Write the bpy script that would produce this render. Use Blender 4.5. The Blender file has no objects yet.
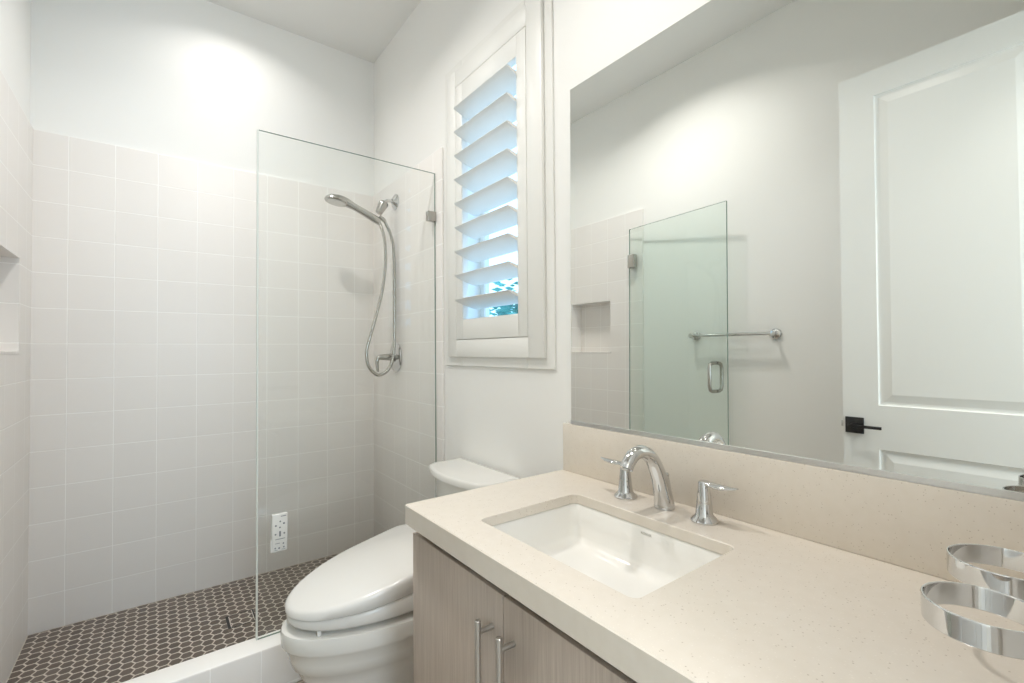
import bpy, bmesh, math, random
from mathutils import Vector, Matrix

# ------------------------------------------------------------------ scene, camera, light
SC = bpy.context.scene
COL = SC.collection
random.seed(7)
R = math.radians

cam_data = bpy.data.cameras.new('camera')
cam = bpy.data.objects.new('camera', cam_data)
COL.objects.link(cam)
YAW, PITCH, ROLL = R(37.2764), R(1.0608), R(0.4567)
fv = Vector((math.sin(YAW) * math.cos(PITCH), math.cos(YAW) * math.cos(PITCH), math.sin(PITCH)))
xv = Vector((math.cos(YAW), -math.sin(YAW), 0))
uv = Vector((-math.sin(YAW) * math.sin(PITCH), -math.cos(YAW) * math.sin(PITCH), math.cos(PITCH)))
right = xv * math.cos(ROLL) - uv * math.sin(ROLL)
up = xv * math.sin(ROLL) + uv * math.cos(ROLL)
cam.matrix_world = Matrix(((right.x, up.x, -fv.x, -1.1002), (right.y, up.y, -fv.y, 0.0),
                           (right.z, up.z, -fv.z, 1.2058), (0, 0, 0, 1)))
cam_data.sensor_width = 36
cam_data.lens = 467.2652 / 1024 * 36
cam_data.clip_start = 0.01
SC.camera = cam

world = bpy.data.worlds.new('sky')
SC.world = world
world.use_nodes = True
world.node_tree.nodes['Background'].inputs[0].default_value = (0.44, 0.70, 1.0, 1)
world.node_tree.nodes['Background'].inputs[1].default_value = 2.7

SC.view_settings.view_transform = 'Standard'
SC.view_settings.look = 'None'
SC.view_settings.gamma = 1
SC.view_settings.exposure = 0.2
SC.view_settings.use_curve_mapping = False
SC.cycles.use_denoising = True
SC.cycles.max_bounces = 14
SC.cycles.diffuse_bounces = 8
SC.cycles.glossy_bounces = 6
SC.cycles.transparent_max_bounces = 16
SC.cycles.sample_clamp_indirect = 8
SC.cycles.caustics_reflective = False
SC.cycles.caustics_refractive = False

WARM = (1.0, 0.974, 0.94)


def area_light(name, loc, size, power, rot=(0, 0, 0), spread=180, color=WARM, shape='DISK', size_y=None):
    l = bpy.data.lights.new(name, 'AREA')
    l.shape = shape
    l.size = size
    if size_y:
        l.size_y = size_y
    l.energy = power
    l.color = color
    l.spread = R(spread)
    o = bpy.data.objects.new(name, l)
    o.location = loc
    o.rotation_euler = rot
    COL.objects.link(o)
    return o


CEIL = 3.05
FLOOR = -0.07
DOWNLIGHTS = [(-0.80, 2.51, 2.9, 'above the shower'), (-0.90, 1.60, 10, 'in front of the toilet'), (-0.46, 0.62, 4.6, 'above the sink')]
for x_, y_, p_, _ in DOWNLIGHTS:
    area_light('downlight_light', (x_, y_, CEIL - 0.012), 0.13, p_, spread=105 if y_ < 1 else 140)
area_light('added_hall_fill', (-0.8, -0.8, CEIL - 0.012), 0.5, 12, spread=180)  # fill lamp added in the unseen hall to brighten the room
area_light('added_window_fill', (-0.85, -1.64, 1.45), 1.1, 32, (R(90), 0, 0), 180, (1.0, 0.985, 0.96), 'RECTANGLE', 1.9)  # front fill shining in through the added hall window

# ------------------------------------------------------------------ material helpers
def srgb(r, g, b):
    f = lambda c: (c / 255 / 12.92) if c / 255 <= 0.04045 else ((c / 255 + 0.055) / 1.055) ** 2.4
    return (f(r), f(g), f(b), 1)


def new_mat(name):
    m = bpy.data.materials.new(name)
    m.use_nodes = True
    nt = m.node_tree
    return m, nt, nt.nodes['Principled BSDF']


def setp(b, color=None, rough=None, metal=None, spec=None, coat=None):
    if color is not None:
        b.inputs['Base Color'].default_value = color if len(color) == 4 else (*color, 1)
    if rough is not None:
        b.inputs['Roughness'].default_value = rough
    if metal is not None:
        b.inputs['Metallic'].default_value = metal
    if spec is not None:
        b.inputs['Specular IOR Level'].default_value = spec
    if coat is not None:
        b.inputs['Coat Weight'].default_value = coat


def node(nt, typ, **kw):
    n = nt.nodes.new(typ)
    for k, v in kw.items():
        setattr(n, k, v)
    return n


def mathn(nt, op, a, b=None, c=None):
    n = node(nt, 'ShaderNodeMath', operation=op)
    for i, v in enumerate((a, b, c)):
        if v is None:
            continue
        if hasattr(v, 'is_linked') or hasattr(v, 'links'):
            nt.links.new(v, n.inputs[i])
        else:
            n.inputs[i].default_value = v
    return n.outputs[0]


def mixc(nt, fac, a, b):
    n = node(nt, 'ShaderNodeMix', data_type='RGBA')
    if hasattr(fac, 'links'):
        nt.links.new(fac, n.inputs[0])
    else:
        n.inputs[0].default_value = fac
    for i, v in ((6, a), (7, b)):
        if hasattr(v, 'links'):
            nt.links.new(v, n.inputs[i])
        else:
            n.inputs[i].default_value = v
    return n.outputs[2]


def bump(nt, bsdf, height, strength=0.1, dist=0.01):
    n = node(nt, 'ShaderNodeBump')
    n.inputs['Strength'].default_value = strength
    n.inputs['Distance'].default_value = dist
    nt.links.new(height, n.inputs['Height'])
    nt.links.new(n.outputs[0], bsdf.inputs['Normal'])


def geo_pos(nt):
    return node(nt, 'ShaderNodeNewGeometry').outputs['Position']


def noise(nt, vec, scale, detail=3, scl=None):
    if scl:
        mp = node(nt, 'ShaderNodeMapping')
        mp.inputs['Scale'].default_value = scl
        nt.links.new(vec, mp.inputs[0])
        vec = mp.outputs[0]
    n = node(nt, 'ShaderNodeTexNoise')
    n.inputs['Scale'].default_value = scale
    n.inputs['Detail'].default_value = detail
    nt.links.new(vec, n.inputs['Vector'])
    return n.outputs['Fac']


def simple(name, color, rough=0.5, metal=0.0, **kw):
    m, nt, b = new_mat(name)
    setp(b, color, rough, metal, **kw)
    return m


def paint(name, color, rough, scale=220, strength=0.04):
    m, nt, b = new_mat(name)
    setp(b, color, rough)
    bump(nt, b, noise(nt, geo_pos(nt), scale, 4), strength, 0.002)
    return m


def brushed(name, color, rough):
    m, nt, b = new_mat(name)
    setp(b, color, rough, 1.0)
    return m


def tile_mat(name, axis, u0, w, z0, h):
    """square glazed wall tile: axis 0 = runs along x, 1 = runs along y"""
    m, nt, b = new_mat(name)
    p = geo_pos(nt)
    s = node(nt, 'ShaderNodeSeparateXYZ')
    nt.links.new(p, s.inputs[0])
    U = mathn(nt, 'DIVIDE', mathn(nt, 'SUBTRACT', s.outputs[axis], u0), w)
    V = mathn(nt, 'DIVIDE', mathn(nt, 'SUBTRACT', s.outputs[2], z0), h)

    def edge(x, g):
        fr = mathn(nt, 'FRACT', x)
        d = mathn(nt, 'MINIMUM', fr, mathn(nt, 'SUBTRACT', 1.0, fr))
        mr = node(nt, 'ShaderNodeMapRange', interpolation_type='SMOOTHSTEP')
        nt.links.new(d, mr.inputs[0])
        mr.inputs[1].default_value = g * 0.45
        mr.inputs[2].default_value = g
        return mr.outputs[0]

    eu, ev = edge(U, 0.014), edge(V, 0.015)
    face = mathn(nt, 'MINIMUM', eu, ev)
    cid = node(nt, 'ShaderNodeCombineXYZ')
    nt.links.new(mathn(nt, 'FLOOR', U), cid.inputs[0])
    nt.links.new(mathn(nt, 'FLOOR', V), cid.inputs[1])
    wn = node(nt, 'ShaderNodeTexWhiteNoise')
    nt.links.new(cid.outputs[0], wn.inputs[0])
    c = mixc(nt, wn.outputs[0], srgb(233, 229, 225), srgb(235, 231, 227))
    c = mixc(nt, face, srgb(249, 247, 244), c)
    nt.links.new(c, b.inputs['Base Color'])
    setp(b, rough=0.42, spec=0.4)
    wav = noise(nt, p, 9, 1)
    hgt = mathn(nt, 'MULTIPLY_ADD', wav, 0.25, face)
    bump(nt, b, hgt, 0.35, 0.004)
    return m


def glass(name, tint, edge=False, ior=1.5):
    m = bpy.data.materials.new(name)
    m.use_nodes = True
    nt = m.node_tree
    nt.nodes.clear()
    out = node(nt, 'ShaderNodeOutputMaterial')
    tr = node(nt, 'ShaderNodeBsdfTransparent')
    tr.inputs[0].default_value = (*tint, 1)
    gl = node(nt, 'ShaderNodeBsdfGlossy')
    gl.inputs['Roughness'].default_value = 0.0
    gl.inputs['Color'].default_value = (1, 1, 1, 1)
    fr = node(nt, 'ShaderNodeFresnel')
    fr.inputs[0].default_value = ior
    mx = node(nt, 'ShaderNodeMixShader')
    gm = node(nt, 'ShaderNodeNewGeometry')
    f = mathn(nt, 'MULTIPLY', fr.outputs[0], mathn(nt, 'SUBTRACT', 1.0, gm.outputs['Backfacing']))
    nt.links.new(f, mx.inputs[0])
    nt.links.new(tr.outputs[0], mx.inputs[1])
    nt.links.new(gl.outputs[0], mx.inputs[2])
    nt.links.new(mx.outputs[0], out.inputs[0])
    return m


M = {}
M['wall'] = paint('wall_paint', srgb(238, 237, 234), 0.55)
M['ceiling'] = paint('ceiling_paint', srgb(230, 229, 226), 0.8)
M['trim'] = paint('trim_paint', srgb(232, 231, 227), 0.32, 90, 0.02)
M['door'] = paint('door_paint', srgb(232, 232, 229), 0.3, 120, 0.03)
M['shutter'] = paint('shutter_paint', srgb(234, 233, 229), 0.35, 60, 0.01)
TH = 0.15632
M['tile_back'] = tile_mat('tile_back', 0, -1.5323 + 0.114, 0.16087, 0.0, TH)
M['tile_right'] = tile_mat('tile_right', 1, 1.98 - 0.075, 0.16087, 0.0, TH)
M['tile_left'] = tile_mat('tile_left', 1, 1.98 - 0.02, 0.16087, 0.0, TH)
M['curb_tile'] = tile_mat('curb_tile', 0, -0.945, 0.1595, -0.0563 - TH, TH)
M['chrome'] = simple('chrome', (0.66, 0.66, 0.66), 0.06, 1.0)
M['nickel'] = brushed('brushed_nickel', (0.47, 0.455, 0.425), 0.24)
M['aluminium'] = simple('aluminium', (0.72, 0.72, 0.71), 0.3, 1.0)
M['seal'] = simple('clear_seal', srgb(215, 218, 212), 0.3)
M['steel'] = brushed('satin_steel', (0.60, 0.59, 0.57), 0.28)
M['black'] = simple('matte_black', (0.012, 0.012, 0.013), 0.4)
M['dark'] = simple('dark_gap', (0.03, 0.028, 0.025), 0.8)
M['porcelain'] = simple('porcelain', srgb(222, 220, 215), 0.07, coat=0.3)
M['plastic'] = simple('white_plastic', srgb(222, 220, 216), 0.18)
M['sink'] = simple('sink_ceramic', srgb(236, 234, 229), 0.08, coat=0.3)
M['mirror'] = simple('mirror_silver', (0.90, 0.91, 0.875), 0.0, 1.0)
M['glass'] = glass('shower_glass', (0.985, 0.993, 0.987))
M['door_glass'] = glass('shower_door_glass', (0.955, 0.985, 0.97))
M['pane'] = glass('window_pane', (0.93, 0.98, 1.0))
M['glass_edge'] = simple('glass_edge', srgb(120, 140, 130), 0.15)
M['grout'] = paint('floor_grout', srgb(200, 192, 182), 0.8, 300, 0.1)
M['hall'] = paint('hall_paint', srgb(220, 216, 208), 0.6)
M['casing'] = M['trim']
M['ink'] = simple('grey_print', srgb(120, 122, 126), 0.5)
M['sill_ink'] = simple('faint_print', srgb(178, 174, 166), 0.5)
M['bark'] = paint('bark', srgb(90, 78, 66), 0.9, 60, 0.4)
M['leaf'] = paint('leaf', srgb(70, 150, 140), 0.6, 30, 0.1)
M['fence'] = paint('fence_paint', srgb(60, 120, 130), 0.6, 40, 0.1)
M['lamp_glass'] = None


def emit(name, color, strength):
    m = bpy.data.materials.new(name)
    m.use_nodes = True
    nt = m.node_tree
    nt.nodes.clear()
    o = node(nt, 'ShaderNodeOutputMaterial')
    e = node(nt, 'ShaderNodeEmission')
    e.inputs[0].default_value = (*color, 1)
    e.inputs[1].default_value = strength
    nt.links.new(e.outputs[0], o.inputs[0])
    return m


M['lamp'] = emit('lamp_lens', WARM, 5)

# hexagon mosaic tile: brown, each tile a little different
m, nt, b = new_mat('hex_tile')
p = geo_pos(nt)
at = node(nt, 'ShaderNodeAttribute', attribute_name='tile_tone')
c = mixc(nt, at.outputs['Fac'], srgb(84, 75, 67), srgb(108, 97, 87))
c2 = mixc(nt, noise(nt, p, 35, 3, (1, 3, 1)), c, srgb(96, 86, 77))
nt.links.new(c2, b.inputs['Base Color'])
setp(b, rough=0.35)
M['hex'] = m

# quartz worktop with fine specks
m, nt, b = new_mat('quartz')
p = geo_pos(nt)
vo = node(nt, 'ShaderNodeTexVoronoi')
vo.inputs['Scale'].default_value = 250
nt.links.new(p, vo.inputs['Vector'])
sepc = node(nt, 'ShaderNodeSeparateColor')
nt.links.new(vo.outputs['Color'], sepc.inputs[0])
small = mathn(nt, 'LESS_THAN', vo.outputs['Distance'], 0.30)
pick_d = mathn(nt, 'MULTIPLY', small, mathn(nt, 'GREATER_THAN', sepc.outputs[0], 0.93))
pick_l = mathn(nt, 'MULTIPLY', small, mathn(nt, 'LESS_THAN', sepc.outputs[0], 0.16))
base = mixc(nt, noise(nt, p, 45, 4), srgb(216, 207, 194), srgb(223, 215, 204))
c = mixc(nt, mathn(nt, 'MULTIPLY', pick_d, 0.45), base, srgb(150, 132, 110))
c = mixc(nt, mathn(nt, 'MULTIPLY', pick_l, 0.25), c, srgb(240, 234, 224))
nt.links.new(c, b.inputs['Base Color'])
setp(b, rough=0.2)
M['quartz'] = m

# greige laminate, vertical grain
m, nt, b = new_mat('laminate')
p = geo_pos(nt)
f1 = noise(nt, p, 30, 5, (4, 4, 0.12))
f2 = noise(nt, p, 190, 3, (3, 3, 0.06))
f = mathn(nt, 'MULTIPLY_ADD', f2, 0.6, mathn(nt, 'MULTIPLY', f1, 0.5))
mr = node(nt, 'ShaderNodeMapRange')
nt.links.new(f, mr.inputs[0])
mr.inputs[1].default_value = 0.35
mr.inputs[2].default_value = 0.75
c = mixc(nt, mr.outputs[0], srgb(168, 153, 141), srgb(194, 181, 169))
nt.links.new(c, b.inputs['Base Color'])
setp(b, rough=0.45)
bump(nt, b, f, 0.05, 0.002)
M['laminate'] = m

# plank-look floor tile
m, nt, b = new_mat('plank_tile')
p = geo_pos(nt)
br = node(nt, 'ShaderNodeTexBrick')
br.inputs['Scale'].default_value = 1.0
br.inputs['Brick Width'].default_value = 0.9
br.inputs['Row Height'].default_value = 0.15
br.inputs['Mortar Size'].default_value = 0.002
br.inputs['Color1'].default_value = srgb(176, 166, 154)
br.inputs['Color2'].default_value = srgb(160, 150, 138)
br.inputs['Mortar'].default_value = srgb(140, 132, 122)
nt.links.new(p, br.inputs['Vector'])
c = mixc(nt, mathn(nt, 'MULTIPLY', noise(nt, p, 14, 5, (0.6, 6, 1)), 0.4), br.outputs[0], srgb(140, 128, 115))
nt.links.new(c, b.inputs['Base Color'])
setp(b, rough=0.4)
M['plank'] = m

# ------------------------------------------------------------------ mesh helpers
def mk(name, bm, mat, parent=None, smooth=True, angle=35):
    bmesh.ops.recalc_face_normals(bm, faces=bm.faces)
    me = bpy.data.meshes.new(name)
    bm.to_mesh(me)
    bm.free()
    for mm in (mat if isinstance(mat, (list, tuple)) else [mat]):
        me.materials.append(mm)
    o = bpy.data.objects.new(name, me)
    COL.objects.link(o)
    if parent is not None:
        o.parent = parent
    if smooth:
        me.polygons.foreach_set('use_smooth', [True] * len(me.polygons))
        try:
            me.set_sharp_from_angle(angle=R(angle))
        except Exception:
            pass
    return o


def tag(o, label, cat, group=None):
    o['label'] = label
    o['category'] = cat
    if group:
        o['group'] = group
    return o


def thing(name, label, cat, group=None):
    o = bpy.data.objects.new(name, None)
    o.empty_display_size = 0.05
    COL.objects.link(o)
    return tag(o, label, cat, group)


def struct(name, bm, mat, parent=None, smooth=False, label=None, cat=None):
    o = mk(name, bm, mat, parent, smooth)
    if parent is None:
        o['kind'] = 'structure'
        if label:
            o['label'] = label
        if cat:
            o['category'] = cat
    return o


def BM():
    return bmesh.new()


def box(bm, a, b_, bev=0.0, seg=2, mi=0):
    x0, y0, z0 = (min(a[i], b_[i]) for i in range(3))
    x1, y1, z1 = (max(a[i], b_[i]) for i in range(3))
    vs = [bm.verts.new(v) for v in ((x0, y0, z0), (x1, y0, z0), (x1, y1, z0), (x0, y1, z0),
                                    (x0, y0, z1), (x1, y0, z1), (x1, y1, z1), (x0, y1, z1))]
    fs = [bm.faces.new([vs[i] for i in q]) for q in
          ((0, 3, 2, 1), (4, 5, 6, 7), (0, 1, 5, 4), (1, 2, 6, 5), (2, 3, 7, 6), (3, 0, 4, 7))]
    for f_ in fs:
        f_.material_index = mi
    if bev:
        es = list({e for f_ in fs for e in f_.edges})
        bmesh.ops.bevel(bm, geom=es, offset=bev, segments=seg, profile=0.5, affect='EDGES')
    return fs


def ring_faces(bm, a, b_, closed=True, mi=0):
    n = len(a)
    for i in range(n if closed else n - 1):
        j = (i + 1) % n
        try:
            f_ = bm.faces.new((a[i], a[j], b_[j], b_[i]))
            f_.material_index = mi
        except ValueError:
            pass


def loft(bm, rings, cap0=True, cap1=True, mi=0):
    vr = [[bm.verts.new(p_) for p_ in r_] for r_ in rings]
    for a, b_ in zip(vr, vr[1:]):
        ring_faces(bm, a, b_, True, mi)
    if cap0:
        bm.faces.new(vr[0][::-1]).material_index = mi
    if cap1:
        bm.faces.new(vr[-1]).material_index = mi
    return vr


def frame_of(d):
    d = d.normalized()
    ref = Vector((0, 0, 1)) if abs(d.z) < 0.95 else Vector((0, 1, 0))
    u_ = d.cross(ref).normalized()
    return u_, u_.cross(d).normalized()


def lathe(bm, prof, origin, axis, n=32, cap0=True, cap1=True):
    """prof: list of (radius, distance along axis)"""
    axis = Vector(axis).normalized()
    u_, v_ = frame_of(axis)
    o = Vector(origin)
    rings = [[o + axis * t + (u_ * math.cos(2 * math.pi * k / n) + v_ * math.sin(2 * math.pi * k / n)) * r
              for k in range(n)] for r, t in prof]
    return loft(bm, rings, cap0, cap1)


def catmull(pts, sub):
    out = []
    P = [Vector(p_) for p_ in pts]
    n = len(P)
    for i in range(n - 1):
        p0, p1, p2, p3 = P[max(i - 1, 0)], P[i], P[i + 1], P[min(i + 2, n - 1)]
        for k in range(sub):
            t = k / sub
            out.append(0.5 * ((2 * p1) + (-p0 + p2) * t + (2 * p0 - 5 * p1 + 4 * p2 - p3) * t * t
                              + (-p0 + 3 * p1 - 3 * p2 + p3) * t ** 3))
    out.append(P[-1])
    return out


def tube(bm, pts, rad, n=16, sub=1, cap=True, squash=1.0, flat_axis=None):
    """round tube along pts; rad a number or one per control point"""
    if not hasattr(rad, '__len__'):
        rad = [rad] * len(pts)
    if sub > 1:
        rr = catmull([(r, 0, 0) for r in rad], sub)
        pts = catmull(pts, sub)
        rad = [r.x for r in rr]
    P = [Vector(p_) for p_ in pts]
    d0 = (P[1] - P[0]).normalized()
    u_, v_ = frame_of(d0)
    if flat_axis is not None:
        u_ = Vector(flat_axis)
        u_ = (u_ - d0 * u_.dot(d0)).normalized()
        v_ = u_.cross(d0)
    rings = []
    prev = d0
    for i, p_ in enumerate(P):
        if i == 0:
            d = d0
        elif i == len(P) - 1:
            d = (P[i] - P[i - 1]).normalized()
        else:
            d = ((P[i + 1] - P[i]).normalized() + (P[i] - P[i - 1]).normalized()).normalized()
        q = prev.rotation_difference(d)
        u_ = q @ u_
        v_ = q @ v_
        prev = d
        rings.append([p_ + (u_ * math.cos(2 * math.pi * k / n) + v_ * math.sin(2 * math.pi * k / n) * squash) * rad[i]
                      for k in range(n)])
    return loft(bm, rings, cap, cap)


def holed(bm, axis, c0, c1, u0, u1, w0, w1, hole):
    """slab between c0..c1 on `axis`, spanning u (other horizontal) and z, with a rectangular hole (u,u,z,z)"""
    hu0, hu1, hw0, hw1 = hole

    def bx(a0, a1, b0, b1):
        if a1 - a0 < 1e-6 or b1 - b0 < 1e-6:
            return
        if axis == 'x':
            box(bm, (c0, a0, b0), (c1, a1, b1))
        else:
            box(bm, (a0, c0, b0), (a1, c1, b1))
    bx(u0, hu0, w0, w1)
    bx(hu1, u1, w0, w1)
    bx(hu0, hu1, w0, hw0)
    bx(hu0, hu1, hw1, w1)


def frame_boxes(bm, x0, x1, y0, y1, z0, z1, wl, wr, wb, wt, bev=0.002):
    box(bm, (x0, y0, z0), (x1, y0 + wl, z1), bev)
    box(bm, (x0, y1 - wr, z0), (x1, y1, z1), bev)
    box(bm, (x0, y0 + wl, z0), (x1, y1 - wr, z0 + wb), bev)
    box(bm, (x0, y0 + wl, z1 - wt), (x1, y1 - wr, z1), bev)


# ------------------------------------------------------------------ room shell
XL, XR, YB, YF = -1.545, 0.0, 2.883, 0.02
WIN = (1.33, 1.82, 1.25, 2.50)
NICHE = (2.249, 2.655, 1.205, 1.592)
FILL_WIN = (-1.40, -0.30, 0.50, 2.40)  # opening for the added fill window in the unseen hall wall
DOORWAY = (-1.345, -0.60, FLOOR, 2.40)
bm = BM(); box(bm, (XL - 0.15, -1.6, FLOOR - 0.1), (XR + 0.15, YB + 0.15, FLOOR)); struct('floor', bm, M['plank'])
bm = BM(); box(bm, (XL - 0.15, -1.6, CEIL), (XR + 0.15, YB + 0.15, CEIL + 0.12)); struct('ceiling', bm, M['ceiling'])
bm = BM(); holed(bm, 'x', 0, 0.15, -0.10, YB + 0.15, FLOOR, CEIL, WIN); wall_right = struct('wall_right', bm, M['wall'])
bm = BM(); box(bm, (XL, YB, FLOOR), (XR, YB + 0.15, CEIL)); wall_back = struct('wall_back', bm, M['wall'])
bm = BM()
holed(bm, 'x', XL - 0.15, XL, -0.10, YB + 0.15, FLOOR, CEIL, NICHE)
box(bm, (XL - 0.15, NICHE[0], NICHE[2]), (XL - 0.10, NICHE[1], NICHE[3]))
wall_left = struct('wall_left', bm, M['wall'])
bm = BM(); holed(bm, 'y', -0.10, YF, XL, XR, FLOOR, CEIL, DOORWAY); wall_front = struct('wall_front', bm, M['wall'])
bm = BM()
box(bm, (XL - 0.15, -1.6, FLOOR), (XL - 0.05, -0.10, CEIL))
box(bm, (XR + 0.05, -1.6, FLOOR), (XR + 0.15, -0.10, CEIL))
holed(bm, 'y', -1.6, -1.5, XL - 0.05, XR + 0.05, FLOOR, CEIL, FILL_WIN)
struct('wall_hall', bm, M['hall'])
bm = BM()
for q0, q1 in (((FILL_WIN[0], FILL_WIN[2]), (FILL_WIN[0] + 0.05, FILL_WIN[3])), ((FILL_WIN[1] - 0.05, FILL_WIN[2]), (FILL_WIN[1], FILL_WIN[3])), ((FILL_WIN[0], FILL_WIN[2]), (FILL_WIN[1], FILL_WIN[2] + 0.05)), ((FILL_WIN[0], FILL_WIN[3] - 0.05), (FILL_WIN[1], FILL_WIN[3])), ((FILL_WIN[0], 1.43), (FILL_WIN[1], 1.47))):
    box(bm, (q0[0], -1.58, q0[1]), (q1[0], -1.53, q1[1]))
w2 = struct('added_fill_window', bm, M['trim'])  # window added behind the camera to let the front fill in
bm = BM(); box(bm, (FILL_WIN[0] + 0.03, -1.56, FILL_WIN[2] + 0.03), (FILL_WIN[1] - 0.03, -1.555, FILL_WIN[3] - 0.03)); mk('pane', bm, M['pane'], w2, smooth=False)
# door casing on the room side of the doorway
bm = BM()
d0, d1, dz = DOORWAY[0], DOORWAY[1], DOORWAY[3]
box(bm, (d1, YF, FLOOR), (d1 + 0.07, YF + 0.016, dz + 0.07), 0.003)
box(bm, (d0 - 0.07, YF, FLOOR), (d0, YF + 0.016, dz + 0.07), 0.003)
box(bm, (d0, YF, dz), (d1, YF + 0.016, dz + 0.07), 0.003)
struct('trim_1', bm, M['trim'])
# baseboards
bm = BM(); box(bm, (-0.014, 1.15, FLOOR), (0, 1.965, FLOOR + 0.13), 0.004); struct('baseboard_right', bm, M['trim'])
bm = BM(); box(bm, (XL, YF + 0.02, FLOOR), (XL + 0.014, 1.965, FLOOR + 0.13), 0.004); struct('baseboard_left', bm, M['trim'])

# tile surround of the shower, part of each wall
TT = 0.012
TOP = 14 * TH
bm = BM(); box(bm, (XL, YB - TT, 0), (XR, YB, TOP), 0.004); mk('tile_surround', bm, M['tile_back'], wall_back)
bm = BM(); box(bm, (-TT, 1.98, 0), (0, YB, TOP), 0.004); mk('tile_surround', bm, M['tile_right'], wall_right)
bm = BM()
holed(bm, 'x', XL, XL + TT, 1.972, YB, 0, TOP, NICHE)
mk('tile_surround', bm, M['tile_left'], wall_left, smooth=False)
bm = BM()   # niche lining
nx0 = XL - 0.10
box(bm, (nx0, NICHE[0], NICHE[2]), (nx0 + 0.006, NICHE[1], NICHE[3]))
box(bm, (nx0, NICHE[0], NICHE[2]), (XL + TT, NICHE[0] + 0.006, NICHE[3]))
box(bm, (nx0, NICHE[1] - 0.006, NICHE[2]), (XL + TT, NICHE[1], NICHE[3]))
box(bm, (nx0, NICHE[0], NICHE[3] - 0.006), (XL + TT, NICHE[1], NICHE[3]))
box(bm, (nx0, NICHE[0], NICHE[2]), (XL + TT + 0.002, NICHE[1], NICHE[2] + 0.012), 0.002)
mk('niche', bm, M['tile_left'], wall_left, smooth=False)

# shower floor: grout bed with raised hexagon tiles and a square drain recess
CURB0, CURB1, CURBZ = 1.962, 2.070, 0.10
DR = (-0.845, -0.735, 2.392, 2.508)
bm = BM()
tone = bm.faces.layers.float.new('tile_tone')
box(bm, (XL, CURB1 - 0.002, FLOOR + 0.001), (XR, YB, 0.0), mi=0)
bmesh.ops.recalc_face_normals(bm, faces=bm.faces)
PIT, CX = 0.0439, 0.0372
hx, hy = 0.0217, 0.0190     # point half-length along x, flat half-width along y


def clip(poly, ax, lim, keep_less):
    out = []
    for i in range(len(poly)):
        a, c_ = poly[i], poly[(i + 1) % len(poly)]
        ia = (a[ax] <= lim) == keep_less or a[ax] == lim
        ic = (c_[ax] <= lim) == keep_less or c_[ax] == lim
        if ia:
            out.append(a)
        if ia != ic:
            t = (lim - a[ax]) / (c_[ax] - a[ax])
            out.append((a[0] + (c_[0] - a[0]) * t, a[1] + (c_[1] - a[1]) * t))
    return out


def hex_poly(cx_, cy_):
    return [(cx_ + hx, cy_), (cx_ + hx * 0.5, cy_ + hy), (cx_ - hx * 0.5, cy_ + hy), (cx_ - hx, cy_),
            (cx_ - hx * 0.5, cy_ - hy), (cx_ + hx * 0.5, cy_ - hy)]


def put_hex(bm_, poly, z0, z1, lay):
    if len(poly) < 3:
        return
    area = abs(sum(poly[i][0] * poly[(i + 1) % len(poly)][1] - poly[(i + 1) % len(poly)][0] * poly[i][1]
                   for i in range(len(poly)))) / 2
    if area < 2e-5:
        return
    c_ = (sum(q[0] for q in poly) / len(poly), sum(q[1] for q in poly) / len(poly))
    lo = [bm_.verts.new((q[0], q[1], z0)) for q in poly]
    hi = [bm_.verts.new((c_[0] + (q[0] - c_[0]) * 0.965, c_[1] + (q[1] - c_[1]) * 0.965, z1)) for q in poly]
    t_ = random.random()
    fs = [bm_.faces.new(hi)]
    for i in range(len(poly)):
        j = (i + 1) % len(poly)
        fs.append(bm_.faces.new((lo[i], lo[j], hi[j], hi[i])))
    for f_ in fs:
        f_.material_index = 1
        if lay is not None:
            f_[lay] = t_


hexes = []
i0 = int((XL + 1.035) / CX) - 2
for i in range(i0, 32):
    cx_ = -1.035 + i * CX
    for k in range(-12, 30):
        cy_ = 2.797 - k * PIT - (PIT / 2 if i % 2 else 0)
        if not (CURB1 - hy < cy_ < YB + hy and XL - hx < cx_ < XR + hx):
            continue
        hexes.append((cx_, cy_))
for cx_, cy_ in hexes:
    poly = hex_poly(cx_, cy_)
    for ax, lim, kl in ((0, XL + TT + 0.002, False), (0, -TT - 0.002, True), (1, CURB1 + 0.001, False), (1, YB - TT - 0.002, True)):
        if len(poly) >= 3:
            poly = clip(poly, ax, lim, kl)
    if len(poly) < 3:
        continue
    if DR[0] - hx < cx_ < DR[1] + hx and DR[2] - hy < cy_ < DR[3] + hy:
        for cut in ((0, DR[0], True), (0, DR[1], False)):
            put_hex(bm, clip(poly, *cut), 0.0, 0.0005, tone)
        mid = clip(clip(poly, 0, DR[0], False), 0, DR[1], True)
        if len(mid) >= 3:
            for cut in ((1, DR[2], True), (1, DR[3], False)):
                put_hex(bm, clip(mid, *cut), 0.0, 0.0005, tone)
    else:
        put_hex(bm, poly, 0.0, 0.0005, tone)
sf = struct('floor_shower', bm, [M['grout'], M['hex']])

# shower curb
bm = BM(); box(bm, (XL, CURB0, FLOOR), (XR, CURB1, CURBZ), 0.006, 3)
struct('shower_curb', bm, M['curb_tile'], smooth=True)

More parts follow.
